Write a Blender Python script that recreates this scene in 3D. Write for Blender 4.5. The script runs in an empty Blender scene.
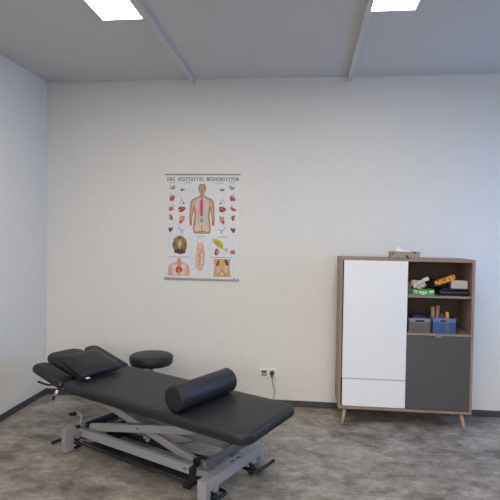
import bpy, bmesh, math, random
from mathutils import Vector, Matrix
R = math.radians
C = bpy.context.scene.collection
random.seed(4)

# ------------------------------------------------------------------ materials
def lin(c):
    return tuple((x/255/12.92) if x/255 <= .04045 else ((x/255+.055)/1.055)**2.4 for x in c) + (1,)

def mat(name, rgb, rough=.5, metal=0, noise=0, nscale=20, bump=0, bscale=80, stretch=(1,1,1), emit=0, spec=None, sheen=0):
    m = bpy.data.materials.new(name); m.use_nodes = True
    nt = m.node_tree; N = nt.nodes; L = nt.links
    b = N['Principled BSDF']
    b.inputs['Base Color'].default_value = lin(rgb)
    b.inputs['Roughness'].default_value = rough
    b.inputs['Metallic'].default_value = metal
    if spec is not None: b.inputs['Specular IOR Level'].default_value = spec
    if sheen: b.inputs['Sheen Weight'].default_value = sheen
    if emit:
        b.inputs['Emission Color'].default_value = (1, .945, .89, 1)
        b.inputs['Emission Strength'].default_value = emit
    tc = N.new('ShaderNodeTexCoord'); mp = N.new('ShaderNodeMapping')
    mp.inputs['Scale'].default_value = stretch
    L.new(tc.outputs['Object'], mp.inputs['Vector'])
    n = N.new('ShaderNodeTexNoise'); n.inputs['Scale'].default_value = nscale; n.inputs['Detail'].default_value = 5
    L.new(mp.outputs[0], n.inputs['Vector'])
    r = N.new('ShaderNodeValToRGB')
    d = max(noise, .015)
    r.color_ramp.elements[0].position = .3; r.color_ramp.elements[1].position = .7
    c = lin(rgb)
    r.color_ramp.elements[0].color = tuple(x*(1-d) for x in c[:3]) + (1,)
    r.color_ramp.elements[1].color = tuple(min(1, x*(1+d)) for x in c[:3]) + (1,)
    L.new(n.outputs['Fac'], r.inputs['Fac']); L.new(r.outputs['Color'], b.inputs['Base Color'])
    if bump:
        n2 = N.new('ShaderNodeTexNoise'); n2.inputs['Scale'].default_value = bscale; n2.inputs['Detail'].default_value = 3
        L.new(mp.outputs[0], n2.inputs['Vector'])
        bp = N.new('ShaderNodeBump'); bp.inputs['Strength'].default_value = bump; bp.inputs['Distance'].default_value = .002
        L.new(n2.outputs['Fac'], bp.inputs['Height']); L.new(bp.outputs[0], b.inputs['Normal'])
    return m

def floor_material():
    m = bpy.data.materials.new('concrete_look_vinyl'); m.use_nodes = True
    nt = m.node_tree; N = nt.nodes; L = nt.links; b = N['Principled BSDF']
    tc = N.new('ShaderNodeTexCoord')
    def noise(scale, detail, sx=1, sy=1, rough=.6, dist=0):
        mp = N.new('ShaderNodeMapping'); mp.inputs['Scale'].default_value = (sx, sy, 1)
        L.new(tc.outputs['Object'], mp.inputs['Vector'])
        n = N.new('ShaderNodeTexNoise'); n.inputs['Scale'].default_value = scale
        n.inputs['Detail'].default_value = detail; n.inputs['Roughness'].default_value = rough
        n.inputs['Distortion'].default_value = dist
        L.new(mp.outputs[0], n.inputs['Vector']); return n.outputs['Fac']
    def ramp(f, p0, c0, p1, c1):
        r = N.new('ShaderNodeValToRGB'); e = r.color_ramp.elements
        e[0].position, e[1].position = p0, p1; e[0].color, e[1].color = c0, c1
        L.new(f, r.inputs['Fac']); return r.outputs['Color']
    def mix(kind, fac, a, c):
        x = N.new('ShaderNodeMix'); x.data_type = 'RGBA'; x.blend_type = kind
        if isinstance(fac, float): x.inputs['Factor'].default_value = fac
        else: L.new(fac, x.inputs['Factor'])
        for s, v in ((x.inputs['A'], a), (x.inputs['B'], c)):
            if isinstance(v, tuple): s.default_value = v
            else: L.new(v, s)
        return x.outputs['Result']
    base = ramp(noise(2.4, 8, 1, 1.3, .65, .8), .36, lin((108, 99, 90)), .66, lin((190, 180, 169)))
    grey = ramp(noise(5, 8, .9, 1.3, .72, .3), .38, lin((88, 81, 74)), .62, lin((208, 199, 188)))
    col = mix('MIX', .42, base, grey)
    scr = ramp(noise(9, 8, 1, 6, .8), .44, (.74, .73, .72, 1), .60, (1.1, 1.1, 1.1, 1))
    col = mix('MULTIPLY', .25, col, scr)
    fine = ramp(noise(60, 5, 1, 1.6, .8), .38, (.8, .8, .8, 1), .62, (1.14, 1.14, 1.14, 1))
    col = mix('MULTIPLY', .8, col, fine)
    midn = ramp(noise(15, 9, 1, 1.5, .85, 1.2), .42, (.70, .69, .68, 1), .60, (1.18, 1.18, 1.18, 1))
    col = mix('MULTIPLY', .9, col, midn)
    # planks
    mp = N.new('ShaderNodeMapping'); mp.inputs['Location'].default_value = (.25, .17, 0)
    L.new(tc.outputs['Object'], mp.inputs['Vector'])
    br = N.new('ShaderNodeTexBrick'); br.inputs['Scale'].default_value = 1
    br.inputs['Brick Width'].default_value = 1.22; br.inputs['Row Height'].default_value = .46
    br.inputs['Mortar Size'].default_value = .0022; br.inputs['Mortar Smooth'].default_value = .4
    br.offset = .37; br.inputs['Bias'].default_value = 0
    br.inputs['Color1'].default_value = (.84, .84, .85, 1); br.inputs['Color2'].default_value = (1.05, 1.04, 1.02, 1)
    br.inputs['Mortar'].default_value = (.42, .41, .4, 1)
    L.new(mp.outputs[0], br.inputs['Vector'])
    col = mix('MULTIPLY', .8, col, br.outputs['Color'])
    L.new(col, b.inputs['Base Color'])
    b.inputs['Roughness'].default_value = .42
    b.inputs['Specular IOR Level'].default_value = .4
    bp = N.new('ShaderNodeBump'); bp.inputs['Strength'].default_value = .25; bp.inputs['Distance'].default_value = .002
    L.new(noise(120, 3), bp.inputs['Height']); L.new(bp.outputs[0], b.inputs['Normal'])
    return m

def wood(name, rgb, vertical):
    return mat(name, rgb, .5, noise=.16, nscale=14, stretch=(9, 9, .7) if vertical else (.7, 9, 9), bump=.1, bscale=30)

M = dict(
    wall=mat('white_wall_paint', (229, 227, 222), .85, noise=.01, bump=.25, bscale=160),
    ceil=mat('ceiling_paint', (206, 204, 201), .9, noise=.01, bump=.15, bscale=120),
    base=mat('dark_grey_skirting', (66, 67, 71), .5, noise=.05),
    trunk=mat('cable_trunking', (206, 204, 201), .5),
    floor=floor_material(),
    winframe=mat('window_frame_white', (230, 230, 230), .4),
    leather=mat('black_upholstery', (34, 34, 36), .45, noise=.05, bump=.25, bscale=260, spec=.42),
    leather_d=mat('black_upholstery_side', (34, 34, 38), .45, noise=.05, bump=.2, bscale=260),
    bolster=mat('bolster_upholstery', (32, 32, 37), .5, noise=.06, bump=.25, bscale=260),
    bolster_end=mat('bolster_end_upholstery', (24, 24, 30), .55, noise=.06),
    seam=mat('seam_piping', (20, 20, 22), .5),
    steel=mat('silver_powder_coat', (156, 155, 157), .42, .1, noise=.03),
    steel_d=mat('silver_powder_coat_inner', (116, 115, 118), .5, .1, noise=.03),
    chrome=mat('chrome', (205, 205, 208), .2, 1),
    black=mat('black_plastic', (20, 20, 22), .4),
    dark=mat('dark_steel', (38, 38, 42), .5, .3),
    white=mat('white_lacquer', (236, 238, 241), .35, noise=.004),
    grey=mat('grey_lacquer', (80, 79, 80), .45, noise=.01),
    oakv=wood('brown_oak_vertical', (152, 127, 112), True),
    oakh=wood('brown_oak_horizontal', (152, 127, 112), False),
    leg=wood('light_oak_leg', (178, 150, 122), True),
    back=mat('shaded_back_panel', (86, 68, 58), .7, noise=.06, nscale=12),  # cabinet wood darkened, shelf shade put into the colour
    gap=mat('shadow_gap_edge', (60, 52, 48), .7),
    sock=mat('socket_white', (246, 245, 242), .3),
    sock_d=mat('socket_recess', (198, 196, 192), .4),
    blue_disp=mat('dark_blue_window', (38, 36, 92), .2),
    cord=mat('grey_cord', (112, 110, 108), .5),
    glow=mat('light_diffuser', (255, 255, 255), .4, emit=15),
    lightframe=mat('light_frame', (200, 200, 198), .4),
    tag=mat('white_cloth_tag', (232, 232, 232), .8),
)

# ------------------------------------------------------------------ mesh tools
def box(bm, x0, x1, y0, y1, z0, z1, mi=0, bev=0, xf=None, seg=2):
    r = bmesh.ops.create_cube(bm, size=1)
    vs = r['verts']
    for v in vs:
        v.co = Vector(((x0+x1)/2 + v.co.x*(x1-x0), (y0+y1)/2 + v.co.y*(y1-y0), (z0+z1)/2 + v.co.z*(z1-z0)))
    fs = list({f for v in vs for f in v.link_faces})
    for f in fs: f.material_index = mi
    if bev:
        es = list({e for v in vs for e in v.link_edges})
        rb = bmesh.ops.bevel(bm, geom=es, offset=bev, segments=seg, affect='EDGES', profile=.5)
        fs = list({f for f in rb['faces']} | {f for f in fs if f.is_valid})
        for f in fs: f.material_index = mi
        vs = list({v for f in fs for v in f.verts})
    if xf is not None:
        for v in vs: v.co = xf @ v.co
    return vs

def beam(bm, p, q, w, h, mi=0, bev=.003):
    """rectangular bar from p to q, w = sideways, h = upright"""
    p, q = Vector(p), Vector(q); d = q-p; l = d.length; d.normalize()
    s = d.cross(Vector((0, 0, 1)))
    if s.length < 1e-4: s = Vector((1, 0, 0))
    s.normalize(); n = s.cross(d)
    m = Matrix((d, s, n)).transposed().to_4x4(); m.translation = p
    box(bm, 0, l, -w/2, w/2, -h/2, h/2, mi, bev, m)

def tube(bm, pts, r, mi=0, seg=10, smooth_n=0, radii=None):
    pts = [Vector(p) for p in pts]
    if smooth_n:
        out = []
        P = [pts[0]] + pts + [pts[-1]]
        for i in range(1, len(P)-2):
            a, b, c, d = P[i-1:i+3]
            for k in range(smooth_n):
                t = k/smooth_n
                out.append(.5*((2*b)+(-a+c)*t+(2*a-5*b+4*c-d)*t*t+(-a+3*b-3*c+d)*t**3))
        out.append(pts[-1]); pts = out
    rings = []; prev = None
    for i, p in enumerate(pts):
        d = (pts[min(i+1, len(pts)-1)]-pts[max(i-1, 0)]).normalized()
        if prev is None:
            s = d.orthogonal().normalized()
        else:
            s = (prev-d*prev.dot(d)).normalized()
        prev = s; n = d.cross(s)
        rr = radii[i] if radii else r
        rings.append([bm.verts.new(p+rr*(math.cos(a)*s+math.sin(a)*n)) for a in [2*math.pi*k/seg for k in range(seg)]])
    for a, b in zip(rings, rings[1:]):
        for k in range(seg):
            f = bm.faces.new((a[k], a[(k+1) % seg], b[(k+1) % seg], b[k])); f.material_index = mi; f.smooth = True
    f = bm.faces.new(rings[0][::-1]); f.material_index = mi
    f = bm.faces.new(rings[-1]); f.material_index = mi

def lathe(bm, prof, seg=32, mi=0, xf=None, smooth=True):
    """prof: list of (radius, z)"""
    rings = []
    for r, z in prof:
        if r < 1e-6: rings.append([bm.verts.new((0, 0, z))])
        else: rings.append([bm.verts.new((r*math.cos(2*math.pi*k/seg), r*math.sin(2*math.pi*k/seg), z)) for k in range(seg)])
    fs = []
    for a, b in zip(rings, rings[1:]):
        for k in range(seg):
            k2 = (k+1) % seg
            if len(a) == 1: q = (a[0], b[k2], b[k])
            elif len(b) == 1: q = (a[k], a[k2], b[0])
            else: q = (a[k], a[k2], b[k2], b[k])
            f = bm.faces.new(q); f.material_index = mi; f.smooth = smooth; fs.append(f)
    if xf is not None:
        for v in {v for r in rings for v in r}: v.co = xf @ v.co

def outline(x0, x1, y0, y1, rad, n=6):
    """rounded rectangle; rad = (x1y0, x1y1, x0y1, x0y0) corner radii"""
    out = []
    cs = [(x1-rad[0], y0+rad[0], -90, rad[0]), (x1-rad[1], y1-rad[1], 0, rad[1]), (x0+rad[2], y1-rad[2], 90, rad[2]), (x0+rad[3], y0+rad[3], 180, rad[3])]
    for cx, cy, a0, r in cs:
        for k in range(n+1):
            a = R(a0+90*k/n); out.append((cx+r*math.cos(a), cy+r*math.sin(a)))
    return out

def pad(bm, ol, z0, z1, edge=.02, mi=0, crown=.0, xf=None):
    """upholstered cushion: outline swept through a rounded edge profile"""
    n = len(ol); cx = sum(p[0] for p in ol)/n; cy = sum(p[1] for p in ol)/n
    nor = []
    for i in range(n):
        a, b = Vector(ol[i-1]), Vector(ol[(i+1) % n]); t = (b-a).normalized(); nor.append(Vector((t.y, -t.x)))
    prof = []
    for k in range(6):
        a = R(-90+18*k); prof.append((edge*(1-math.cos(a)), z0+edge*(1+math.sin(a))))
    for k in range(6):
        a = R(18*k); prof.append((edge*(1-math.cos(a)), z1-edge*(1-math.sin(a))))
    rings = []
    def ring(inset, z, sc=1):
        vs = []
        for i in range(n):
            p = Vector(ol[i])-nor[i]*inset
            p = Vector((cx+(p.x-cx)*sc, cy+(p.y-cy)*sc)); vs.append(bm.verts.new((p.x, p.y, z)))
        return vs
    rings.append(ring(edge, z0, .5))
    for ins, z in prof: rings.append(ring(ins, z))
    for sc, h in ((.9, .6), (.7, .9), (.4, 1)): rings.append(ring(edge, z1+crown*h, sc))
    for a, b in zip(rings, rings[1:]):
        for k in range(n):
            f = bm.faces.new((a[k], a[(k+1) % n], b[(k+1) % n], b[k])); f.smooth = True; f.material_index = mi
    f = bm.faces.new(rings[0][::-1]); f.material_index = mi
    f = bm.faces.new(rings[-1]); f.material_index = mi; f.smooth = True
    if xf is not None:
        for v in {v for r in rings for v in r}: v.co = xf @ v.co

def obj(name, bm, mats, parent=None, loc=None, rz=None):
    bmesh.ops.recalc_face_normals(bm, faces=bm.faces)
    me = bpy.data.meshes.new(name); bm.to_mesh(me); bm.free()
    for m in (mats if isinstance(mats, (list, tuple)) else [mats]): me.materials.append(m)
    o = bpy.data.objects.new(name, me); C.objects.link(o)
    if parent: o.parent = parent
    if loc is not None: o.location = loc
    if rz is not None: o.rotation_euler = (0, 0, rz)
    return o

def tag(o, label, cat, group=None):
    o['label'] = label; o['category'] = cat
    if group: o['group'] = group
    return o

def thing(name, label, cat, loc=(0, 0, 0), rz=0, group=None):
    o = bpy.data.objects.new(name, None); o.empty_display_size = .1; C.objects.link(o)
    o.location = loc; o.rotation_euler = (0, 0, rz)
    return tag(o, label, cat, group)

def struct(name, bm, m, parent=None):
    o = obj(name, bm, m, parent); o['kind'] = 'structure'; return o

def B(): return bmesh.new()

# ------------------------------------------------------------------ room (metres; camera above the origin, photographed wall at y = D)
D, XL, XR, YB, H = 4.571, -2.473, 3.05, -2.3, 3.0
b = B(); box(b, XL-.1, XR+.1, YB-.1, D+.1, -.1, 0); struct('floor', b, M['floor'])
b = B(); box(b, XL-.1, XR+.1, YB-.1, D+.1, H, H+.1); struct('ceiling', b, M['ceil'])
b = B(); box(b, XL-.1, XR+.1, D, D+.1, 0, H); struct('wall_far', b, M['wall'])
b = B(); box(b, XL-.1, XL, YB-.1, D, 0, H); struct('wall_left', b, M['wall'])
def wall_with_hole(name, axis, c0, c1, a0, a1, h0, h1, z0, z1):
    b = B()
    for (p, q, zz0, zz1) in ((a0, h0, 0, H), (h1, a1, 0, H), (h0, h1, 0, z0), (h0, h1, z1, H)):
        if axis == 'x': box(b, c0, c1, p, q, zz0, zz1)
        else: box(b, p, q, c0, c1, zz0, zz1)
    return struct(name, b, M['wall'])
wall_with_hole('wall_right', 'x', XR, XR+.1, YB-.1, D, 2.9, 4.35, 1.0, 2.4)
wall_with_hole('wall_near', 'y', YB-.1, YB, XL, XR, -1.9, 2.5, .85, 2.45)
def win(name, axis, c, h0, h1, z0, z1):
    b = B(); t = .06
    mid = [(h0+h1)/2-.03, (h0+h1)/2+.03]
    for (p, q, zz0, zz1) in ((h0, h1, z0, z0+t), (h0, h1, z1-t, z1), (h0, h0+t, z0+t, z1-t), (h1-t, h1, z0+t, z1-t), (*mid, z0+t, z1-t)):
        if axis == 'x': box(b, c, c+.05, p, q, zz0, zz1, bev=.004)
        else: box(b, p, q, c, c+.05, zz0, zz1, bev=.004)
    struct(name, b, M['winframe'])
win('window_1', 'x', XR+.03, 2.9, 4.35, 1.0, 2.4)
win('window_2_added', 'y', YB-.08, -1.9, 2.5, .85, 2.45)  # unseen window, added to supply light from behind the camera
# skirting
def skirt(name, x0, x1, y0, y1):
    b = B(); box(b, x0, x1, y0, y1, 0, .055, bev=.002); struct(name, b, M['base'])
skirt('baseboard_far', XL+.012, XR, D-.012, D)
skirt('baseboard_left', XL, XL+.012, YB, D)
skirt('baseboard_right', XR-.012, XR, YB, D-.012)
# two cable trunkings along the ceiling
for i, (xa, xb) in enumerate(((-1.05, -1.05), (.372, .352))):
    b = B()
    beam(b, (xa, D-.005, H-.016), (xb, YB+.4, H-.016), .036, .032, bev=.003)
    beam(b, (xa, D-.002, H-.02), (xa, D-.05, H-.02), .044, .04, bev=.004)
    struct('trim_%d' % (i+1), b, M['trunk'])

# ------------------------------------------------------------------ ceiling lights
def light(x0, x1, y1, label):
    y0 = y1-1.2
    t = thing('ceiling_light', label, 'ceiling light', ((x0+x1)/2, (y0+y1)/2, H), 0, 'ceiling light panels')
    w, l = (x1-x0)/2, .6
    b = B(); e = .006
    for (a0, a1, b0, b1) in ((-w-e, w+e, -l-e, -l), (-w-e, w+e, l, l+e), (-w-e, -w, -l, l), (w, w+e, -l, l)):
        box(b, a0, a1, b0, b1, -.012, 0)
    obj('frame', b, M['lightframe'], t)
    b = B(); box(b, -w, w, -l, l, -.010, -.001); obj('diffuser', b, M['glow'], t)
light(-1.363, -1.093, 3.245, 'bright rectangular ceiling light panel on the left, near the poster side')
light(.388, .658, 3.245, 'bright rectangular ceiling light panel on the right, above the cabinet side')
for yy, row in ((1.2, 'second'), (-.8, 'last')):
    light(-1.363, -1.093, yy, 'bright ceiling light panel in the left line, %s row from far wall' % row)
    light(.388, .658, yy, 'bright ceiling light panel in the right line, %s row from far wall' % row)

# ------------------------------------------------------------------ treatment table
th = R(-28.4); TC = Vector((-.976, 3.33, 0))
T = thing('treatment_table', 'black upholstered height-adjustable treatment table on a silver steel base with tilted head section', 'massage table', TC, th)
TM = Matrix.Translation(TC) @ Matrix.Rotation(th, 4, 'Z')
ZT = .5
b = B()
def skew(ol): return [(x-(y+.325)*.07*max(x, 0)/.955, y) for x, y in ol]
pad(b, skew(outline(-.652, .962, -.325, .302, (.10, .07, .035, .035))), ZT-.070, ZT, .026, crown=.004)
mp_ = obj('main_pad', b, M['leather'], T)
b = B()
ol = skew(outline(-.6525, .9630, -.3260, .3030, (.10, .07, .035, .035)))
tube(b, [Vector((x, y, ZT-.050)) for x, y in ol+[ol[0]]], .0022, seg=6)
obj('piping', b, M['seam'], mp_)
def headpad(name, u0, L_, v0, v1, ang, dz, rad, label=None, th_=.055):
    x = Matrix.Translation((u0, 0, ZT+dz)) @ Matrix.Rotation(R(ang), 4, 'Y') @ Matrix.Scale(1, 4)
    b = B()
    pad(b, outline(-L_, 0, v0, v1, (.03, .03, rad, rad), 8), -th_, 0, .024, crown=.006, xf=x)
    o = obj(name, b, M['leather'], T)
    return o
hp = headpad('head_pad', -.660, .47, -.168, .168, 13, .006, .10)
a1 = headpad('arm_pad', -.660, .385, -.330, -.172, 12, -.008, .065)
a2 = headpad('arm_pad', -.660, .44, .172, .325, 14.5, .000, .065)
# head section frame and handles
b = B()
for vv in (-.1, .1):
    beam(b, (-.66, vv, ZT-.075), (-.98, vv, ZT-.005), .025, .025)
beam(b, (-.66, -.26, ZT-.085), (-.66, .26, ZT-.085), .03, .025)
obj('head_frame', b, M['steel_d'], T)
for s in (-1, 1):
    b = B()
    tube(b, [(-.76, s*.20, ZT-.055), (-.80, s*.27, ZT-.055), (-.83, s*.315, ZT-.050), (-.93, s*.325, ZT-.043)], .008, smooth_n=4)
    obj('arm_pad_handle', b, M['dark'], T)
    b = B()
    tube(b, [(-.715, s*.31, ZT-.065), (-.742, s*.325, ZT-.125)], .0075, 0)
    tube(b, [(-.70, s*.31, ZT-.065), (-.727, s*.325, ZT-.125)], .0075, 0)
    tube(b, [(-.734, s*.325, ZT-.120), (-.742, s*.328, ZT-.140)], .010, 1)
    obj('release_lever', b, [M['chrome'], M['black']], T)

# top frame under the pad
b = B()
for vv in (-.2, .2): beam(b, (-.58, vv, ZT-.083), (.62, vv, ZT-.083), .035, .035)
for uu in (-.55, .0, .55): beam(b, (uu, -.2, ZT-.083), (uu, .2, ZT-.083), .035, .03)
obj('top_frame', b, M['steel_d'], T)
# end frames: cross beam, outer legs, caster posts
for s in (-1, 1):
    b = B()
    if s > 0: a, c_, hv, hu = .628, .690, .0225, 0
    else: a, c_, hv, hu = -.640, -.592, .034, 0
    E_ = bpy.data.objects.new('end_frame', None)
    XR_ = (Matrix.Translation((.66, -.325, 0)) @ Matrix.Rotation(R(3.0), 4, 'Z') @ Matrix.Translation((-.66, .325, 0))) if s > 0 else Matrix.Identity(4)
    bpy.data.objects.remove(E_)
    u0, u1 = a, c_
    box(b, a, c_, -.328, .328, .112, .176, bev=.003, xf=XR_)
    for vv in (-.328+hv, .328-hv): box(b, a, c_, vv-hv, vv+hv, .006, .115, bev=.003, xf=XR_)
    for vv in (-.215, .215): box(b, a+.008, c_-.004, vv-.018, vv+.018, .078, .114, bev=.002, xf=XR_)
    o = obj('end_frame', b, M['steel'], T)
    for vv in (-.328+hv, .328-hv):
        b = B(); box(b, a+.002, c_-.002, vv-hv+.002, vv+hv-.002, 0, .008, bev=.002, xf=XR_)
        obj('foot_glide', b, M['black'], o)
    for vv in (-.215, .215):
        w = thing('caster', 'x', 'x'); 
        del w['label']; del w['category']
        w.parent = T; w.location = XR_ @ Vector(((u0+u1)/2, vv, 0))
        b = B()
        for k in (-.012, .012):
            x = Matrix.Translation((0, k, .026)) @ Matrix.Rotation(R(90), 4, 'X')
            lathe(b, [(0, -.007), (.02, -.007), (.025, -.004), (.025, .004), (.02, .007), (0, .007)], 20, 0, x)
        obj('wheel', b, M['black'], w)
        b = B()
        tube(b, [(0, 0, .05), (0, 0, .086)], .011); tube(b, [(0, -.023, .026), (0, .023, .026)], .006)
        box(b, -.014, .014, -.005, .005, .026, .056, bev=.003)
        obj('fork', b, M['chrome'], w)
        b = B(); lathe(b, [(0, .062), (.019, .062), (.019, .074), (0, .074)], 16)
        obj('collar', b, M['black'], w)
    for t_ in (-1, 1):     # bent foot bars
        b = B(); z = .06
        tube(b, [(s*.50, t_*.155, .085), (s*.60, t_*.155, z), (s*.675, t_*.158, z), (s*.705, t_*.170, z), (s*.713, t_*.2, z), (s*.713, t_*.345, z)], .0115, smooth_n=5)
        tube(b, [(s*.713, t_*.335, z), (s*.713, t_*.352, z)], .0135)
        obj('foot_bar', b, M['black'], T)
# inner cross members
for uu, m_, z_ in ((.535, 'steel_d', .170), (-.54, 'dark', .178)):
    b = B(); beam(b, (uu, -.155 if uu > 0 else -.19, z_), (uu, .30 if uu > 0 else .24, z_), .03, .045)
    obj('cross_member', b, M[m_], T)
# slots in the foot beam top: black blocks stand for the shade in the holes
b = B()
for vv in (-.02, .045):
    b = B(); box(b, .638, .650, vv-.016, vv+.016, .172, .1775); obj('slot_shade', b, M['black'], T)
# lift arms (parallel links): low rail, raising arm and crossing arm on both sides
for s in (-1, 1):
    vr = -.205 if s < 0 else .205
    b = B(); beam(b, (-.585, vr, .128), (.475, vr, .150), .036, .056); lo = obj('lower_arm', b, M['steel'], T)
    for uu, zz in ((-.56, .128), (.44, .150)):
        b = B(); tube(b, [(uu, vr+s*.014, zz), (uu, vr+s*.024, zz)], .011, seg=12)
        obj('pivot_bolt', b, M['steel_d'], lo)
    vu = -.163 if s < 0 else .163
    b = B(); beam(b, (-.57, vu, .152), (.46, vu, .372), .032, .052); up = obj('raising_arm', b, M['steel'], T)
    b = B(); tube(b, [(-.02, vu+s*.012, .270), (-.02, vu+s*.024, .270)], .008, seg=12); obj('pivot_bolt', b, M['chrome'], up)
    vc = -.115
    if s < 0:
        b = B(); beam(b, (-.55, vc, .378), (.432, vc, .150), .034, .05); cr = obj('crossing_arm', b, M['steel'], T)
    # end caps and bracket at the foot end
    b = B()
    box(b, .472, .498, vr-.024, vr+.024, .112, .168, bev=.006)
    obj('end_cap', b, M['black'], lo)
    if s < 0:
        b = B(); box(b, .428, .456, vc-.024, vc+.024, .122, .178, bev=.006)
        obj('end_cap', b, M['black'], cr)
b = B()
box(b, .445, .50, -.250, -.225, .045, .078, bev=.004); tube(b, [(.47, -.26, .062), (.47, -.21, .062)], .012)
box(b, .43, .50, -.235, -.12, .050, .075, bev=.004)
obj('pedal_block', b, M['black'], T)
for vv in (-.235, -.20):
    b = B(); tube(b, [(-.56, vv, .058), (.435, vv, .062)], .006, seg=8); obj('pedal_rod', b, M['black'], T)
b = B(); box(b, -.50, .42, -.195, -.10, .045, .058, bev=.003); obj('pedal_plate', b, M['black'], T)
for vv in (-.16, .16):
    b = B(); beam(b, (.46, vv, .115), (.632, vv, .140), .035, .035); obj('bracket', b, M['steel'], T)
# motor and spindle in the middle
b = B()
tube(b, [(-.42, .0, .10), (.15, .0, .11)], .022, seg=14); tube(b, [(.15, 0, .11), (.50, 0, .13)], .013, seg=12)
box(b, -.50, -.36, -.05, .06, .075, .15, bev=.012)
obj('motor', b, M['dark'], T)
b = B(); tube(b, [(-.05, -.06, .14), (-.048, -.06, .162)], .013, seg=12); lathe(b, [(0, -.014), (.011, -.009), (.014, 0), (.011, .009), (0, .014)], 16, 0, Matrix.Translation((-.06, -.075, .172)))
beam(b, (-.06, -.075, .165), (-.06, .0, .16), .01, .01)
obj('knob', b, M['steel'], T)
# small curved brake lever beside the head end frame
b = B()
tube(b, [(-.60, -.20, .172), (-.605, -.185, .205), (-.625, -.18, .235), (-.655, -.185, .25)], .010, 0, smooth_n=5)
tube(b, [(-.655, -.200, .240), (-.700, -.215, .232)], .014, 1)
tube(b, [(-.575, -.225, .172), (-.612, -.245, .165)], .012, 1)
obj('brake_lever', b, [M['steel'], M['black']], T)
# ---- supply cable
# from the plug at the socket down behind the table to the motor
# ------------------------------------------------------------------ pillow on the head section
def cushion(b, sx, sy, t, n=16, mi=0):
    g = {}
    for side in (1, -1):
        for i in range(n+1):
            for j in range(n+1):
                a = -1+2*i/n; c = -1+2*j/n
                if side == -1 and (i in (0, n) or j in (0, n)): g[side, i, j] = g[1, i, j]; continue
                h = ((1-a**4)*(1-c**4))**.55
                k = 1-.05*(1-abs(a)**2)*abs(c)**3
                k2 = 1-.05*(1-abs(c)**2)*abs(a)**3
                wr = .004*math.sin(9*a+5*c)*(1-h)*(a*a+c*c)*.5
                g[side, i, j] = b.verts.new((a*sx/2*k2, c*sy/2*k, side*(t/2*h)+wr))
    for side in (1, -1):
        for i in range(n):
            for j in range(n):
                q = (g[side, i, j], g[side, i+1, j], g[side, i+1, j+1], g[side, i, j+1])
                f = b.faces.new(q if side == 1 else q[::-1]); f.smooth = True; f.material_index = mi
P = thing('pillow', 'black upholstered pillow with small white tag on the head end of the treatment table', 'pillow', TM @ Vector((-.69, -.045, .578)), th)
P.rotation_euler = (R(-1), R(17), th+R(1))
b = B(); cushion(b, .33, .39, .085); obj('cushion', b, M['leather'], P)
b = B(); box(b, .140, .175, -.165, -.130, -.006, -.003, xf=Matrix.Translation((0, 0, -.004))); obj('care_tag', b, M['tag'], P)

# ------------------------------------------------------------------ bolster
p0 = TM @ Vector((.408, -.295, ZT+.083)); p1 = TM @ Vector((.414, .232, ZT+.083))
dd = p1-p0; L_ = dd.length
K = thing('bolster', 'black cylindrical bolster lying across the foot half of the treatment table', 'bolster', (p0+p1)/2-Vector((0, 0, .083)), math.atan2(dd.y, dd.x))
x = Matrix.Translation((-L_/2, 0, .083)) @ Matrix.Rotation(R(90), 4, 'Y')
r = .0785
b = B(); lathe(b, [(r-.010, .0), (r-.003, .003), (r, .010), (r, L_-.010), (r-.003, L_-.003), (r-.010, L_)], 48, 0, x); obj('cover', b, M['bolster'], K)
b = B(); lathe(b, [(0, -.003), (r*.6, -.002), (r-.010, .001)], 48, 0, x); obj('end_panel', b, M['bolster_end'], K)
b = B(); lathe(b, [(r-.010, L_-.001), (r*.6, L_+.002), (0, L_+.003)], 48, 0, x); obj('end_panel', b, M['bolster_end'], K)
for zz in (.006, L_-.006):
    b = B()
    lathe(b, [(r-.001, zz-.002), (r+.0015, zz), (r-.001, zz+.002)], 48, 0, x); obj('piping', b, M['seam'], K)

# ------------------------------------------------------------------ stool
S = thing('stool', 'round black upholstered stool standing behind the treatment table near the wall', 'stool', (-1.290, 4.14, 0), 0)
zs = .535
b = B(); lathe(b, [(0, zs-.088), (.150, zs-.088), (.172, zs-.082), (.182, zs-.066), (.185, zs-.04), (.183, zs-.018), (.172, zs-.005), (.15, zs), (0, zs+.003)], 48); obj('seat', b, M['leather'], S)
b = B(); lathe(b, [(.1835, zs-.022), (.187, zs-.019), (.1835, zs-.016)], 48); obj('piping', b, M['seam'], S)
b = B(); lathe(b, [(0, .09), (.028, .09), (.028, .30), (.016, .30), (.016, zs-.1), (.06, zs-.098), (.07, zs-.089), (0, zs-.089)], 24); obj('gas_lift_column', b, M['chrome'], S)
for k in range(5):
    a = R(20+72*k); ca, sa = math.cos(a), math.sin(a)
    b = B(); tube(b, [(0.02*ca, .02*sa, .11), (.14*ca, .14*sa, .095), (.245*ca, .245*sa, .068)], .014, smooth_n=4); obj('base_arm', b, M['black'], S)
    cst = bpy.data.objects.new('caster', None); C.objects.link(cst); cst.parent = S; cst.location = (.245*ca, .245*sa, 0); cst.rotation_euler = (0, 0, a+1.1)
    b = B()
    for kk in (-.011, .011):
        lathe(b, [(0, -.008), (.022, -.008), (.026, -.004), (.026, .004), (.022, .008), (0, .008)], 20, 0, Matrix.Translation((0, kk, .026)) @ Matrix.Rotation(R(90), 4, 'X'))
    tube(b, [(0, 0, .03), (0, 0, .062)], .007)
    obj('wheel', b, M['black'], cst)

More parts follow.
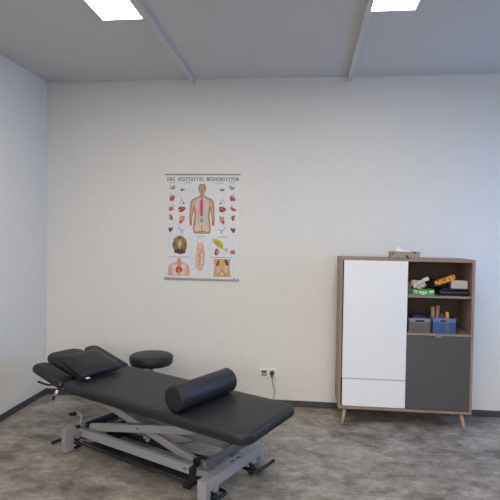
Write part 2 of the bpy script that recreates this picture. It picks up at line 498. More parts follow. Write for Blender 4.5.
# ------------------------------------------------------------------ double socket with plug
SX, SZ = -.311, .302
S2 = thing('wall_socket', 'white double wall socket plate low on the far wall between table and cabinet', 'socket', (SX, D, SZ), 0)
b = B(); box(b, -.078, .078, -.011, 0, -.042, .042, bev=.003); obj('cover_plate', b, M['sock'], S2)
b = B(); box(b, -.066, -.012, -.0135, -.010, -.030, .030, bev=.001); obj('data_insert', b, M['sock_d'], S2)
b = B(); box(b, -.062, -.016, -.0155, -.0125, .002, .016, bev=.001); obj('data_window', b, M['blue_disp'], S2)
b = B(); box(b, -.062, -.014, -.0155, -.0125, -.026, -.008, bev=.001); obj('data_port', b, mat('port_grey', (150, 148, 140), .5), S2)
b = B(); lathe(b, [(.0, -.0), (.026, -.0), (.027, .005), (.023, .005), (.022, .001), (0, .001)], 32, 0, Matrix.Translation((.036, -.0105, .002)) @ Matrix.Rotation(R(90), 4, 'X')); obj('outlet_ring', b, M['sock_d'], S2)
PL = thing('power_plug', 'dark grey power plug with thin grey cord hanging from the white wall socket', 'plug', (SX+.036, D-.0165, SZ+.002), 0)
b = B()
lathe(b, [(0, 0), (.019, 0), (.019, .018), (.015, .030), (.009, .034), (0, .034)], 24, 0, Matrix.Rotation(R(90), 4, 'X'))
box(b, -.009, .009, -.036, -.012, -.032, -.008, bev=.004)
obj('plug_body', b, mat('plug_black', (52, 50, 50), .4), PL)
b = B()
def W(x, y, z): return Vector((x, y, z))-Vector((SX+.036, D-.0165, SZ+.002))
tube(b, [W(-.272, D-.042, SZ-.03), W(-.268, D-.04, .22), W(-.251, D-.035, .165), W(-.247, D-.035, .125), W(-.262, D-.04, .06), W(-.285, D-.06, .012), W(-.36, D-.12, .005), W(-.5, D-.3, .005), W(-.62, D-.52, .005), W(-.70, D-.80, .005), W(-.84, D-.93, .005), W(-1.0, D-.98, .005), W(-1.12, D-1.05, .005), W(-1.2, D-1.02, .03), W(-1.22, D-1.02, .10)], .0033, seg=8, smooth_n=8)
obj('cord', b, M['cord'], PL)

# ------------------------------------------------------------------ highboard cabinet
CX0, CX1, CY0, CY1, CZ0, CZ1 = .300, 1.375, 4.195, 4.565, .132, 1.394
t_ = .022
F = thing('highboard', 'brown oak highboard cabinet with white door, grey door and open shelves on slanted legs', 'cabinet', (.846, 4.38, 0), 0)
def cb(name, x0, x1, y0, y1, z0, z1, m, parent=F, bev=.0012):
    b = B(); dx, dy = (.846, 4.38)
    px, py = (0, 0)
    box(b, x0-dx, x1-dx, y0-dy, y1-dy, z0, z1, bev=bev); return obj(name, b, m, parent)
XM0, XM1 = .8435, .853
cb('side_panel', CX0, CX0+t_, CY0, CY1, CZ0, CZ1-t_, M['oakv']); cb('side_panel', CX1-t_, CX1, CY0, CY1, CZ0, CZ1-t_, M['oakv'])
cb('top_panel', CX0, CX1, CY0, CY1, CZ1-t_, CZ1, M['oakh'])
cb('bottom_panel', CX0+t_, CX1-t_, CY0, CY1, CZ0, CZ0+t_, M['oakh'])
cb('divider', XM0, XM1, CY0+.03, CY1-.01, CZ0+t_, CZ1-t_, M['oakv'])
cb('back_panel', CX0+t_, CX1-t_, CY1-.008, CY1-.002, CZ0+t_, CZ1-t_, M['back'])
cb('shelf', XM1, CX1-t_, CY0+.008, CY1-.01, 1.077, 1.095, M['oakh'])
cb('shelf', XM1, CX1-t_, CY0+.004, CY1-.01, .768, .787, M['oakh'])
wd = cb('door', .330, .845, CY0-.006, CY0+.012, .392, CZ1-.020, M['white']); wd['label'] = 'tall white door'
wr = cb('drawer_front', .333, .845, CY0-.006, CY0+.012, .160, .386, M['white']); wr['label'] = 'white drawer front'
gd = cb('door', .848, 1.350, CY0-.002, CY0+.016, .160, .765, M['grey']); gd['label'] = 'grey door'
cb('handle', 1.072, 1.128, CY0-.016, CY0-.001, .758, .772, M['chrome'], gd)
for sx in (-1, 1):
    for sy in (-1, 1):
        b = B()
        tx = (CX0+.060 if sx < 0 else CX1-.075)-.846; ty = (4.225 if sy < 0 else 4.51)-4.38
        bx = tx+sx*(.022); by = ty+sy*(.034 if sy < 0 else .022)
        tube(b, [(tx, ty, CZ0), ((tx+bx)/2, (ty+by)/2, CZ0/2), (bx, by, .004)], .012, radii=[.0175, .0145, .0105], seg=16)
        obj('leg', b, M['leg'], F)

# ---- things on and in the cabinet
def part_box(parent, name, x0, x1, y0, y1, z0, z1, m, bev=.002, xf=None):
    b = B(); box(b, x0, x1, y0, y1, z0, z1, bev=bev, xf=xf); return obj(name, b, m, parent)
# tissue box
def speckle_mat(name, base, dark, scale=60, lo=.60, hi=.64):
    m = mat(name, base, .7)
    nt = m.node_tree; N = nt.nodes; L = nt.links
    tc = N.new('ShaderNodeTexCoord'); n = N.new('ShaderNodeTexNoise'); n.inputs['Scale'].default_value = scale; n.inputs['Detail'].default_value = 1
    L.new(tc.outputs['Object'], n.inputs['Vector'])
    r = N.new('ShaderNodeValToRGB'); r.color_ramp.elements[0].position = lo; r.color_ramp.elements[1].position = hi
    r.color_ramp.elements[0].color = lin(base); r.color_ramp.elements[1].color = lin(dark)
    L.new(n.outputs['Fac'], r.inputs['Fac']); L.new(r.outputs['Color'], N['Principled BSDF'].inputs['Base Color'])
    return m
TB = thing('tissue_box', 'patterned grey-beige tissue box with a white tissue sticking out on the cabinet top', 'tissue box', (.838, 4.33, CZ1), R(-2))
b = B(); box(b, -.118, .118, -.06, .06, 0, .056, bev=.003); obj('carton', b, speckle_mat('tissue_carton', (164, 154, 138), (70, 62, 58), 45), TB)
b = B()
rows = []
rnd = random.Random(2)
for i in range(9):
    a = -1+2*i/8; row = []
    for j in range(5):
        s = j/4
        zz = .0565 + .05*(1-abs(a+.3))*s*(.75+.4*rnd.random()) if abs(a) < 1 else .0565+.008*s
        row.append(b.verts.new((-.01+a*.062-.02*s, (-.024+.048*s)+.010*math.sin(5*a+3*s), max(zz, .0565+.003*j))))
    rows.append(row)
for i in range(8):
    for j in range(4): b.faces.new((rows[i][j], rows[i+1][j], rows[i+1][j+1], rows[i][j+1])).smooth = True
ts = obj('tissue', b, mat('tissue_paper', (240, 240, 236), .9), TB)
sm = ts.modifiers.new('s', 'SOLIDIFY'); sm.thickness = .0012

def text_mesh(name, s, size, m, parent, loc, rot, xscale=1, bold=0):
    cu = bpy.data.curves.new(name, 'FONT'); cu.body = s; cu.size = size; cu.align_x = 'CENTER'; cu.align_y = 'CENTER'
    cu.extrude = .0003; cu.offset = bold; cu.space_character = 1.02
    t = bpy.data.objects.new(name+'_tmp', cu); C.objects.link(t)
    me = bpy.data.meshes.new_from_object(t, depsgraph=bpy.context.evaluated_depsgraph_get())
    bpy.data.objects.remove(t); bpy.data.curves.remove(cu)
    me.name = name; me.materials.clear(); me.materials.append(m)
    for v in me.vertices: v.co.x *= xscale
    o = bpy.data.objects.new(name, me); C.objects.link(o); o.parent = parent; o.location = loc; o.rotation_euler = rot
    return o
RX = (R(90), 0, 0)
# upper shelf
z1_ = 1.0955
GB = thing('green_carton', 'flat green carton with white lettering lying on the upper cabinet shelf', 'box', (.964, 4.29, z1_), 0)
part_box(GB, 'carton', -.104, .104, -.07, .07, 0, .046, mat('green_card', (84, 158, 70), .5))
part_box(GB, 'printed_panel', -.102, -.074, -.0712, -.0701, .012, .040, mat('blue_print', (40, 60, 130), .5), bev=0)
b = B(); lathe(b, [(0, 0), (.016, 0), (.016, .0008), (0, .0008)], 20, 0, Matrix.Translation((-.046, -.0702, .026)) @ Matrix.Rotation(R(90), 4, 'X')); obj('printed_badge', b, mat('pale_print', (190, 180, 165), .5), GB)
b = B()
wp = mat('white_print', (228, 236, 226), .5)
rnd = random.Random(5)
xx = -.022
while xx < .040:                      # illegible white lettering
    w_ = .004+.004*rnd.random(); box(b, xx, xx+w_, -.0712, -.0701, .018, .030+.004*rnd.random()); xx += w_+.0018
xx = .062
while xx < .092:
    w_ = .005+.003*rnd.random(); box(b, xx, xx+w_, -.0712, -.0701, .024, .040); xx += w_+.002
box(b, -.004, .026, -.0712, -.0701, .006, .012)
obj('lettering', b, wp, GB)
# cream fabric bundle on green carton
def bundle(name, label, cat, loc, rz, parts):
    t = thing(name, label, cat, loc, rz); return t
CB = thing('cloth_bundle', 'crumpled cream cloth bundle resting on the green carton', 'cloth', (.955, 4.30, z1_+.0465), 0)
cream = mat('cream_cloth', (206, 184, 164), .9, noise=.12, nscale=30); cream2 = mat('pale_cloth', (214, 206, 196), .9, noise=.1, nscale=30)
def crumple(sx, sy, sz, seed, fold=.18):
    b = B(); bmesh.ops.create_icosphere(b, subdivisions=4, radius=1)
    rnd = random.Random(seed); ph = [rnd.random()*6.3 for _ in range(9)]
    for v in b.verts:
        p = v.co.copy()
        q = 1+fold*(math.sin(5*p.x+ph[0])*math.sin(4*p.y+ph[1])+.6*math.sin(9*p.z+7*p.x+ph[2]))
        e = [math.copysign(abs(c)**.65, c) for c in p]
        v.co = Vector((e[0]*sx*q, e[1]*sy*q, e[2]*sz*q))
    zmin = min(v.co.z for v in b.verts)
    for v in b.verts: v.co.z -= zmin
    for f in b.faces: f.smooth = True
    return b
obj('folded_cloth', crumple(.062, .05, .034, 3, .14), cream, CB, (-.004, 0, 0))
b = B(); tube(b, [(-.045, -.045, .03), (-.01, -.05, .052), (.03, -.045, .075), (.066, -.035, .088)], .012, radii=[.010]*8+[.012]*8+[.016]*8+[.020], smooth_n=8)
obj('strap', b, cream2, CB)
b = B(); tube(b, [(-.045, -.055, .075), (-.045, -.05, .03), (-.045, -.05, .005)], .007, smooth_n=4); obj('cord', b, cream2, CB)
part_box(thing('brown_carton', 'small reddish-brown box behind the white cabinet door edge on the green carton', 'box', (.876, 4.30, z1_+.0465), 0), 'carton', -.017, .010, -.05, .04, 0, .055, mat('reddish_card', (118, 84, 74), .6))
# dark bag and pouch
BG = thing('black_bag', 'black soft bag standing in the middle of the upper cabinet shelf', 'bag', (1.085, 4.44, z1_), 0)
obj('pouch', crumple(.05, .05, .062, 8, .08), mat('black_fabric', (14, 14, 16), .8), BG)
NB = thing('navy_case', 'flat shiny navy-black case lying right on the upper cabinet shelf', 'case', (1.228, 4.33, z1_), 0)
part_box(NB, 'case_body', -.118, .118, -.09, .10, 0, .046, mat('navy_vinyl', (22, 28, 48), .28), bev=.014)
part_box(NB, 'zip_strip', -.100, .100, -.0925, -.0885, .026, .031, mat('zip', (86, 94, 112), .3), bev=.001)
part_box(thing('black_folder', 'thin black folder lying on the navy case', 'folder', (1.235, 4.33, z1_+.0465), 0), 'cover', -.108, .105, -.08, .09, 0, .012, M['black'])
WB = thing('white_carton', 'small pale grey-white box on the black folder at the shelf right end', 'box', (1.273, 4.285, z1_+.059), R(-2))
part_box(WB, 'carton', -.064, .064, -.03, .05, 0, .066, mat('pale_card', (196, 192, 188), .6))
part_box(thing('black_case', 'small black case behind the pale box', 'case', (1.315, 4.385, z1_+.059), 0), 'case_body', -.035, .028, -.035, .045, 0, .055, M['black'], bev=.008)
OB = thing('orange_packet', 'orange and brown speckled packet tilted up against the pale box', 'packet', (1.178, 4.262, z1_+.078), 0)
xf = Matrix.Rotation(R(-21), 4, 'Y')
b = B(); box(b, -.090, .082, -.016, .03, .030, .072, bev=.006, xf=xf); obj('wrapper', b, speckle_mat('orange_print', (226, 152, 44), (112, 70, 30), 55, .52, .6), OB)
for v in OB.children[0].data.vertices: pass
# lower shelf crates
z2_ = .7875
def crate(name, label, loc, w, d, h, m, m2):
    t = thing(name, label, 'crate', loc, 0, 'plastic crates on the lower shelf')
    b = B(); th_ = .004
    box(b, -w/2, w/2, -d/2, d/2, 0, th_)
    box(b, -w/2-.003, w/2+.003, -d/2-.003, -d/2+.004, h-.008, h); box(b, -w/2-.003, w/2+.003, d/2-.004, d/2+.003, h-.008, h)
    box(b, -w/2-.003, -w/2+.004, -d/2, d/2, h-.008, h); box(b, w/2-.004, w/2+.003, -d/2, d/2, h-.008, h)
    def wall(length, put, handle):
        nx = int(length/.0085); cw = length/nx; nz = 8; ch = h/nz
        for j in range(nz):
            i = 0; run = None
            for i in range(nx+1):
                solid = False
                if i < nx:
                    hole = (1 <= j <= 5) and 0 < i < nx-1 and ((i + (j % 2)) % 2 == 0)
                    if handle and j in (6,) and abs((i+.5)*cw-length/2) < .036: hole = True
                    solid = not hole
                if solid and run is None: run = i
                if (not solid or i == nx) and run is not None:
                    pad_ = 0 if j in (0, 7) else .0022
                    put(run*cw-length/2, i*cw-length/2, j*ch, (j+1)*ch); run = None
            # slim bars keep rows joined across holes
            if 1 <= j <= 5: put(-length/2, length/2, j*ch-.0030, j*ch+.0030)
    wall(w, lambda a, c, z0, z1: box(b, a, c, -d/2, -d/2+th_, z0, z1), True)
    wall(w, lambda a, c, z0, z1: box(b, a, c, d/2-th_, d/2, z0, z1), True)
    wall(d, lambda a, c, z0, z1: box(b, -w/2, -w/2+th_, a, c, z0, z1), False)
    wall(d, lambda a, c, z0, z1: box(b, w/2-th_, w/2, a, c, z0, z1), False)
    obj('basket', b, m, t)
    b = B()
    for k in (-1, 1):      # handle surround
        box(b, -.045, .045, -d/2-.003, -d/2-.0002, h-.008-.0045 if k > 0 else h*.75-.006, h-.008 if k > 0 else h*.75-.001)
        box(b, k*.041-.004, k*.041+.004, -d/2-.003, -d/2-.0002, h*.75-.001, h-.0125)
    obj('handle_rim', b, m2, t)
    return t
gy = mat('grey_crate_plastic', (136, 132, 128), .5); gy2 = mat('grey_crate_rim', (150, 146, 142), .5)
bl = mat('blue_crate_plastic', (92, 120, 178), .45); bl2 = mat('blue_crate_rim', (112, 140, 196), .45)
g1 = crate('storage_crate', 'perforated grey plastic crate on the lower cabinet shelf beside the blue one', (.9535, 4.30, z2_), .180, .16, .118, gy, gy2)
g2 = crate('storage_crate', 'perforated blue plastic crate on the lower cabinet shelf', (1.150, 4.30, z2_), .188, .16, .124, bl, bl2)
# contents
zc = z2_+.0045
tube_m = mat('tan_roll', (176, 148, 122), .8)
for i, (x_, y_, h_, lean, lab) in enumerate(((1.087, 4.325, .198, -.006, 'tan roll leaning left at the left end of the blue crate'), (1.122, 4.335, .208, .003, 'tan roll standing upright in the blue crate, next to the dark green roll'))):
    o = B(); tube(o, [(0, 0, 0), (lean, 0, h_)], .0155, seg=18); 
    x2 = x_
    t = obj('tan_roll', o, tube_m, None, (x2, y_, zc)); tag(t, lab, 'roll', 'tan rolls in the blue crate')
for x_, y_, h_, rr, rgb, lab, nm in ((1.138, 4.27, .152, .011, (40, 112, 84), 'dark green roll standing in the blue crate', 'green_roll'), (1.155, 4.315, .146, .012, (36, 40, 92), 'dark blue roll standing between green and red ones in the blue crate', 'blue_roll'),
                           (1.172, 4.285, .150, .012, (178, 34, 40), 'bright red roll standing in the blue crate beside the yellow one', 'red_roll'), (1.196, 4.285, .162, .0125, (226, 190, 62), 'yellow roll leaning left in the blue crate', 'yellow_roll')):
    b = B(); lean = -.008 if nm == 'yellow_roll' else .002
    tube(b, [(0, 0, 0), (lean, 0, h_)], rr, seg=18)
    tag(obj(nm, b, mat(nm, rgb, .6, noise=.08), None, (x_, y_, zc)), lab, 'roll', 'coloured rolls in the blue crate')
t = tag(obj('navy_cloth', crumple(.062, .05, .072, 12, .03), mat('navy_rubber', (26, 30, 70), .4), None, (.95, 4.30, zc)), 'dark navy soft lump filling the grey crate', 'cloth')

# ------------------------------------------------------------------ wall chart
PX0, PX1, PZ0, PZ1 = -1.304, -.597, 1.143, 2.127
PO = thing('wall_chart', 'white medical wall chart of the nervous system with anatomical figures hung on the far wall', 'poster', ((PX0+PX1)/2, D-.004, PZ0), 0)
W_, H_ = PX1-PX0, PZ1-PZ0
b = B(); box(b, -W_/2, W_/2, -.0015, 0, .012, H_-.004); obj('sheet', b, mat('chart_paper', (226, 226, 228), .35), PO)
b = B(); box(b, -W_/2-.003, W_/2+.003, -.007, .001, H_-.009, H_, bev=.001); obj('hanging_rail', b, mat('rail_grey', (112, 112, 116), .4, .3), PO)
b = B(); box(b, -W_/2-.002, W_/2+.002, -.009, .001, 0, .022, bev=.004); obj('hanging_rail', b, mat('rail_silver', (168, 168, 172), .3, .4), PO)
pm = {}; plist = []
def pc(rgb):
    if rgb not in pm: pm[rgb] = len(plist); plist.append(mat('print_%d_%d_%d' % rgb, rgb, .5))
    return pm[rgb]
pb = B(); lay = [0]
def PXY(X, Y): return ((X-44)/311*W_-W_/2, (480-Y)/442*H_)
def poly(pts, rgb):
    lay[0] += 1; y = -.0017-.0000016*lay[0]
    vs = [pb.verts.new((PXY(*p)[0], y, PXY(*p)[1])) for p in pts]
    f = pb.faces.new(vs); f.material_index = pc(rgb)
def blob(cx, cy, rx, ry, rgb, seed=0, j=.12, ang=0, n=22):
    rnd = random.Random(seed*7+int(cx)); p1, p2 = rnd.random()*6, rnd.random()*6
    pts = []
    for k in range(n):
        a = 2*math.pi*k/n; q = 1+j*math.sin(2*a+p1)+j*.7*math.sin(3*a+p2)
        X, Y = rx*q*math.cos(a), ry*q*math.sin(a); c, s = math.cos(R(ang)), math.sin(R(ang))
        pts.append((cx+X*c-Y*s, cy+X*s+Y*c))
    poly(pts, rgb)
def line(x0, y0, x1, y1, w, rgb):
    d = math.hypot(x1-x0, y1-y0) or 1; nx, ny = -(y1-y0)/d*w/2, (x1-x0)/d*w/2
    poly([(x0+nx, y0+ny), (x1+nx, y1+ny), (x1-nx, y1-ny), (x0-nx, y0-ny)], rgb)
SK, SKD, SKL = (206, 168, 138), (168, 120, 88), (224, 196, 170)
# --- large back view figure
def mirror(pts, c): return pts + [(2*c-x, y) for x, y in reversed(pts)]
cx_ = 199
half = [(cx_, 78), (190, 79), (184, 86), (183, 98), (186, 110), (190, 116), (190, 127), (178, 134), (160, 141), (151, 152), (149, 172), (147, 200), (146, 225), (148, 250), (154, 253), (158, 244), (158, 222), (162, 200), (165, 185), (168, 215), (164, 240), (162, 262), (165, 284), (cx_, 286)]
poly(mirror(half, cx_), SKD)
inn = [(cx_, 84), (191, 85), (188, 98), (191, 110), (193, 122), (192, 131), (180, 138), (163, 145), (156, 156), (154, 176), (151, 202), (150, 224), (152, 243), (154, 222), (158, 198), (163, 178), (167, 172), (172, 190), (173, 215), (169, 240), (167, 262), (169, 280), (cx_, 281)]
poly(mirror(inn, cx_), SK)
poly(mirror([(cx_, 136), (190, 137), (176, 145), (170, 160), (174, 190), (176, 215), (172, 245), (172, 270), (cx_, 274)], cx_), (216, 194, 170))
poly([(203, 140), (216, 146), (224, 162), (220, 200), (222, 240), (204, 246)], (206, 198, 178))
line(163, 176, 156, 236, 2, (190, 130, 84)); line(235, 176, 242, 236, 2, (190, 130, 84))
for k in range(7): line(170, 152+11*k, 188, 156+11*k, .8, (206, 160, 150))
blob(182, 168, 9, 16, SKL, 1); blob(217, 168, 9, 16, SKL, 2); blob(181, 262, 12, 14, SKL, 3, .05); blob(218, 262, 12, 14, SKL, 4, .05)
line(182, 276, 216, 276, 3, SKD); line(199, 250, 199, 282, 2.2, (150, 96, 70))
blob(199, 92, 12, 13, (176, 136, 108), 5, .04); blob(198, 96, 8, 10, (196, 164, 134), 6, .04)
poly([(188, 145), (204, 145), (204, 212), (190, 212)], (214, 124, 150))
line(197, 146, 197, 212, 5, (168, 34, 66)); line(198, 96, 198, 146, 4, (92, 96, 104)); poly([(192, 222), (203, 221), (203, 238), (193, 239)], (110, 156, 144))
line(185, 158, 185, 236, 1.2, (196, 110, 130)); line(198, 214, 198, 222, 6, (176, 176, 176))
for s in (-1, 1):
    for k, (y0, y1) in enumerate(((120, 96), (132, 112), (165, 145), (190, 182), (214, 224), (235, 262))): line(199+s*10, y0, 199+s*66, y1, .7, (176, 182, 192))
# --- organ columns (mirrored)
for s, xo in ((1, lambda x: x), (-1, lambda x: 397-x)):
    A = 1 if s == 1 else -1
    x = xo(75); poly([(x-12*A, 84), (x-3*A, 90), (x+8*A, 81), (x+14*A, 88), (x+10*A, 97), (x+2*A, 104), (x-10*A, 101)], (196, 172, 140)); blob(x+2*A, 97, 6, 4, (148, 122, 92), 3)
    x = xo(73); blob(x, 138, 10, 13, (196, 88, 92), 7, .15, 20*A); blob(x-3*A, 128, 5, 6, (210, 160, 168), 8); blob(x+3*A, 144, 5, 5, (150, 46, 50), 9)
    x = xo(70); line(x-2*A, 190, x+10*A, 166, 5, (222, 160, 160)); blob(x, 183, 12, 7, (200, 104, 96), 10, .15, -20*A); blob(x-2*A, 186, 6, 3, (156, 56, 50), 11)
    x = xo(69); blob(x, 219, 7, 12, (142, 66, 44), 12, .08, -10*A); blob(x-4*A, 220, 4, 8, (196, 150, 110), 13)
    x = xo(69); poly([(x-10*A, 260), (x-2*A, 263), (x+9*A, 259), (x+10*A, 268), (x+3*A, 276), (x-2*A, 283), (x-8*A, 274)], (122, 40, 34)); blob(x+3*A, 266, 5, 3, (176, 80, 60), 3)
    x = xo(116); blob(x, 103, 10, 5, (150, 154, 158), 14, .2); line(x-8*A, 96, x+8*A, 108, 1.5, (90, 94, 98)); blob(x, 104, 4, 4, (84, 88, 92), 2)
    x = xo(114); line(x-2*A, 132, x, 146, 2.2, (120, 128, 136)); line(x, 146, x-9*A, 156, 2, (120, 128, 136)); line(x, 146, x+9*A, 158, 2, (120, 128, 136)); blob(x+8*A, 159, 4.5, 4, (150, 60, 60), 4)
    x = xo(114); blob(x, 184, 17, 10, (140, 50, 46), 15, .15, -10*A); blob(x+4*A, 180, 8, 5, (186, 96, 84), 16); blob(x-8*A, 189, 5, 4, (206, 140, 80), 2)
    x = xo(115); poly([(x-8*A, 215), (x+12*A, 212), (x+11*A, 226), (x+4*A, 240), (x-6*A, 245), (x-12*A, 240), (x-9*A, 230)], (206, 122, 112)); blob(x+1*A, 224, 6, 6, (224, 160, 146), 3); blob(x-6*A, 238, 4, 4, (160, 64, 60), 5)
    x = xo(113); line(x-12*A, 260, x+6*A, 280, 3, (120, 126, 128)); line(x+3*A, 272, x+13*A, 268, 2.5, (130, 136, 140)); line(x+3*A, 276, x+4*A, 286, 3, (110, 116, 120))
    rnd = random.Random(3)
    for yy in (78, 116, 124, 160, 168, 205, 246, 254, 290):
        for x0 in (60, 100): x = xo(x0); line(x, yy, x+A*(12+10*rnd.random()), yy, 1.1, (170, 172, 178))
# --- brain from below
blob(108, 335, 31, 37, (104, 76, 50), 20, .03); blob(96, 318, 13, 17, (152, 122, 84), 21, .08); blob(120, 318, 13, 17, (152, 122, 84), 22, .08)
blob(90, 345, 10, 12, (138, 104, 66), 23); blob(126, 345, 10, 12, (138, 104, 66), 24); blob(108, 330, 8, 17, (214, 194, 150), 25, .1); blob(97, 362, 12, 8, (84, 50, 42), 26); blob(119, 362, 12, 8, (84, 50, 42), 27)
line(108, 300, 108, 322, 2, (80, 56, 40)); blob(108, 343, 5, 8, (180, 150, 104), 4)
for k in range(7): line(80+9*k, 308+(k % 3)*9, 84+9*k, 322+(k % 2)*14, 1.3, (84, 60, 42))
# --- small side view figure
blob(192, 316, 14, 14, (222, 200, 184), 30, .05); blob(192, 316, 10, 10, (236, 224, 214), 31, .05)
poly([(184, 326), (202, 326), (208, 340), (213, 365), (212, 400), (206, 430), (200, 442), (186, 440), (177, 425), (173, 395), (176, 360), (180, 340)], (216, 176, 152))
poly([(186, 334), (200, 334), (206, 352), (208, 380), (206, 405), (199, 430), (189, 430), (180, 410), (179, 375), (182, 350)], (232, 206, 188))
rnd = random.Random(9)
for k in range(26): line(182+22*rnd.random(), 335+95*rnd.random(), 182+22*rnd.random(), 335+95*rnd.random(), 1.1, ((190, 110, 92), (176, 140, 104), (206, 150, 140))[k % 3])
line(204, 335, 208, 420, 2.2, (176, 120, 96))
# --- green yellow gland and cells
blob(268, 325, 29, 14, (198, 200, 90), 40, .14, 30); blob(268, 326, 17, 8, (160, 168, 44), 41, .2, 30); line(246, 312, 300, 356, 2, (176, 160, 60)); line(240, 308, 262, 310, 2, (200, 196, 110)); blob(300, 350, 8, 6, (200, 190, 120), 5, .2)
blob(262, 361, 10, 13, (140, 60, 66), 42, .1); blob(265, 361, 5, 7, (206, 150, 156), 43); poly([(317, 352), (337, 350), (338, 370), (318, 371)], (206, 150, 146)); blob(328, 360, 7, 5, (160, 84, 84), 44); line(270, 360, 317, 360, 1, (150, 150, 120))
# --- chest
poly([(96, 388), (114, 388), (115, 404), (134, 410), (146, 418), (151, 438), (152, 464), (58, 464), (59, 438), (64, 418), (76, 410), (95, 404)], (212, 178, 150))
blob(88, 438, 16, 24, (226, 204, 198), 50, .05); blob(123, 438, 16, 24, (226, 204, 198), 51, .05); blob(105, 438, 13, 16, (190, 74, 56), 52, .12, 20); blob(107, 442, 7, 8, (216, 120, 84), 53); line(104, 390, 104, 428, 4, (196, 110, 90)); line(110, 396, 112, 428, 2.4, (160, 90, 100))
for k in range(5): line(66+4*k, 420+3*k, 66+3*k, 462, 1, (176, 130, 104)); line(144-4*k, 420+3*k, 144-3*k, 462, 1, (176, 130, 104))
# --- abdomen panel
poly([(248, 389), (320, 389), (316, 420), (321, 465), (248, 465), (253, 420)], (206, 168, 124)); blob(284, 424, 24, 32, (222, 190, 146), 60, .04)
blob(267, 408, 6, 13, (130, 74, 52), 61, .08, 15); blob(303, 404, 7, 14, (124, 62, 46), 62, .08, -15); line(284, 390, 284, 434, 4, (206, 174, 90)); line(284, 434, 268, 462, 3.4, (170, 120, 64)); line(284, 434, 302, 462, 3.4, (170, 120, 64)); line(276, 392, 276, 432, 1.5, (140, 96, 60)); line(292, 392, 292, 432, 1.5, (140, 96, 60))
for k in range(5): line(270, 398+9*k, 298, 402+9*k, 1, (150, 110, 70))
# --- unreadable captions as thin grey strokes
rnd = random.Random(6)
for x0, y0, n in ((56, 300, 5), (62, 384, 3), (146, 305, 9), (60, 330, 3), (148, 345, 8), (232, 300, 4), (298, 320, 5), (232, 345, 6), (222, 395, 9), (330, 395, 8), (158, 395, 6), (222, 330, 4), (320, 330, 3)):
    for k in range(n):
        yy = y0+8*k
        if x0 > 320: line(x0-4, yy, x0+6+8*rnd.random(), yy, 1, (184, 184, 190))
        else: line(x0, yy, x0+8+10*rnd.random(), yy, 1, (184, 184, 190))
for x0, x1, yy in ((88, 126, 296), (60, 148, 384), (174, 216, 297), (262, 308, 299), (238, 328, 383), (64, 88, 73), (126, 154, 74), (244, 286, 74), (308, 334, 73)): line(x0, yy, x1, yy, 2, (140, 132, 134))
blob(336, 470, 3.2, 3.2, (30, 30, 34), 1, 0)
# title in slab serif capitals, drawn stroke by stroke
GL = {
 'D': [(1, 0, 1, 10), (1, 0, 6, 0), (6, 0, 9, 3), (9, 3, 9, 7), (9, 7, 6, 10), (6, 10, 1, 10), (0, 0, 2, 0), (0, 10, 2, 10)],
 'A': [(1, 0, 5, 10), (9, 0, 5, 10), (2.6, 3.5, 7.4, 3.5), (0, 0, 3, 0), (7, 0, 10, 0)],
 'S': [(9, 8, 7, 10), (7, 10, 3, 10), (3, 10, 1, 8), (1, 8, 2.5, 5.6), (2.5, 5.6, 7.5, 4.4), (7.5, 4.4, 9, 2), (9, 2, 7, 0), (7, 0, 3, 0), (3, 0, 1, 2)],
 'V': [(.5, 10, 5, 0), (9.5, 10, 5, 0), (0, 10, 2, 10), (8, 10, 10, 10)],
 'E': [(1.5, 0, 1.5, 10), (0, 0, 9, 0), (0, 10, 9, 10), (1.5, 5.2, 6.5, 5.2), (9, 0, 9, 2.4), (9, 10, 9, 7.6)],
 'G': [(9, 8, 7, 10), (7, 10, 3, 10), (3, 10, 1, 7.5), (1, 7.5, 1, 2.5), (1, 2.5, 3, 0), (3, 0, 7, 0), (7, 0, 9, 1.5), (9, 1.5, 9, 4.6), (9.6, 4.6, 5.6, 4.6)],
 'T': [(5, 0, 5, 10), (.5, 10, 9.5, 10), (.5, 10, .5, 7.4), (9.5, 10, 9.5, 7.4), (3, 0, 7, 0)],
 'I': [(5, 0, 5, 10), (3, 0, 7, 0), (3, 10, 7, 10)],
 'N': [(1.5, 0, 1.5, 10), (1.5, 10, 8.5, 0), (8.5, 0, 8.5, 10), (0, 0, 3, 0), (0, 10, 2.5, 10), (7, 10, 10, 10)],
 'R': [(1.5, 0, 1.5, 10), (0, 10, 7, 10), (7, 10, 8.6, 8.6), (8.6, 8.6, 8.6, 6.4), (8.6, 6.4, 7, 5), (7, 5, 1.5, 5), (5, 5, 9, 0), (0, 0, 3, 0), (8, 0, 10, 0)],
 'M': [(1.2, 0, 1.2, 10), (1.2, 10, 5, 2.5), (5, 2.5, 8.8, 10), (8.8, 10, 8.8, 0), (0, 0, 2.6, 0), (7.4, 0, 10, 0)],
 'Y': [(1, 10, 5, 5), (9, 10, 5, 5), (5, 5, 5, 0), (3, 0, 7, 0), (0, 10, 2.6, 10), (7.4, 10, 10, 10)],
}
title = 'DAS VEGETATIVE NERVENSYSTEM'; adv = (348-53)/(len(title)-.1)
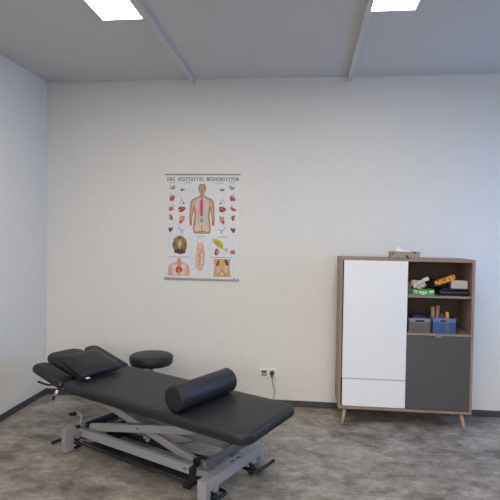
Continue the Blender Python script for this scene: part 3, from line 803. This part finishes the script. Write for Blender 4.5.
for i, ch in enumerate(title):
    if ch == ' ': continue
    ox = 53+i*adv
    for x0, y0, x1, y1 in GL[ch]:
        hz = abs(y1-y0) < .1
        line(ox+x0*.88, 66.5-y0*1.5, ox+x1*.88, 66.5-y1*1.5, 1.3 if hz else 2.2, (52, 52, 58))
obj('printed_figures', pb, plist, PO)

# ------------------------------------------------------------------ daylight through the right window, added fill from behind, sky
def area(name, loc, rot, sx, sy, power, col):
    l = bpy.data.lights.new(name, 'AREA'); l.shape = 'RECTANGLE'; l.size = sx; l.size_y = sy; l.energy = power; l.color = col
    o = bpy.data.objects.new(name, l); C.objects.link(o); o.location = loc; o.rotation_euler = rot; return o
a_ = area('daylight_right', (XR+.17, 3.62, 1.72), (0, R(80), 0), 1.4, 1.2, 25, (.20, .46, 1)); a_.data.spread = R(125)
area('fill_near', (.3, YB-.16, 1.65), (R(66), 0, 0), 4.3, 1.55, 22, (1, .97, .93)).data.spread = R(75)  # added fill light that lifts the lower far wall
w = bpy.data.worlds.new('sky'); bpy.context.scene.world = w; w.use_nodes = True
bg = w.node_tree.nodes['Background']; bg.inputs[0].default_value = (.65, .8, 1, 1); bg.inputs[1].default_value = .4

# ------------------------------------------------------------------ camera
f_, yaw, pitch, roll, hc = .9981, .1087, -.0289, .0150, 1.5653
cy, sy = math.cos(yaw), math.sin(yaw)
fv = Vector((-sy*math.cos(pitch), cy*math.cos(pitch), math.sin(pitch)))
rv = Vector((cy, sy, 0)); uv = rv.cross(fv)
r2 = math.cos(roll)*rv+math.sin(roll)*uv; u2 = -math.sin(roll)*rv+math.cos(roll)*uv
cam = bpy.data.cameras.new('camera'); cam.sensor_width = 36; cam.lens = 36*f_; cam.clip_start = .05
co = bpy.data.objects.new('camera', cam); C.objects.link(co)
mm = Matrix((r2, u2, -fv)).transposed().to_4x4(); mm.translation = (0, 0, hc); co.matrix_world = mm
sc_ = bpy.context.scene; sc_.camera = co
vs = sc_.view_settings; vs.view_transform = 'Standard'; vs.look = 'None'; vs.gamma = 1; vs.use_curve_mapping = False
vs.exposure = .18
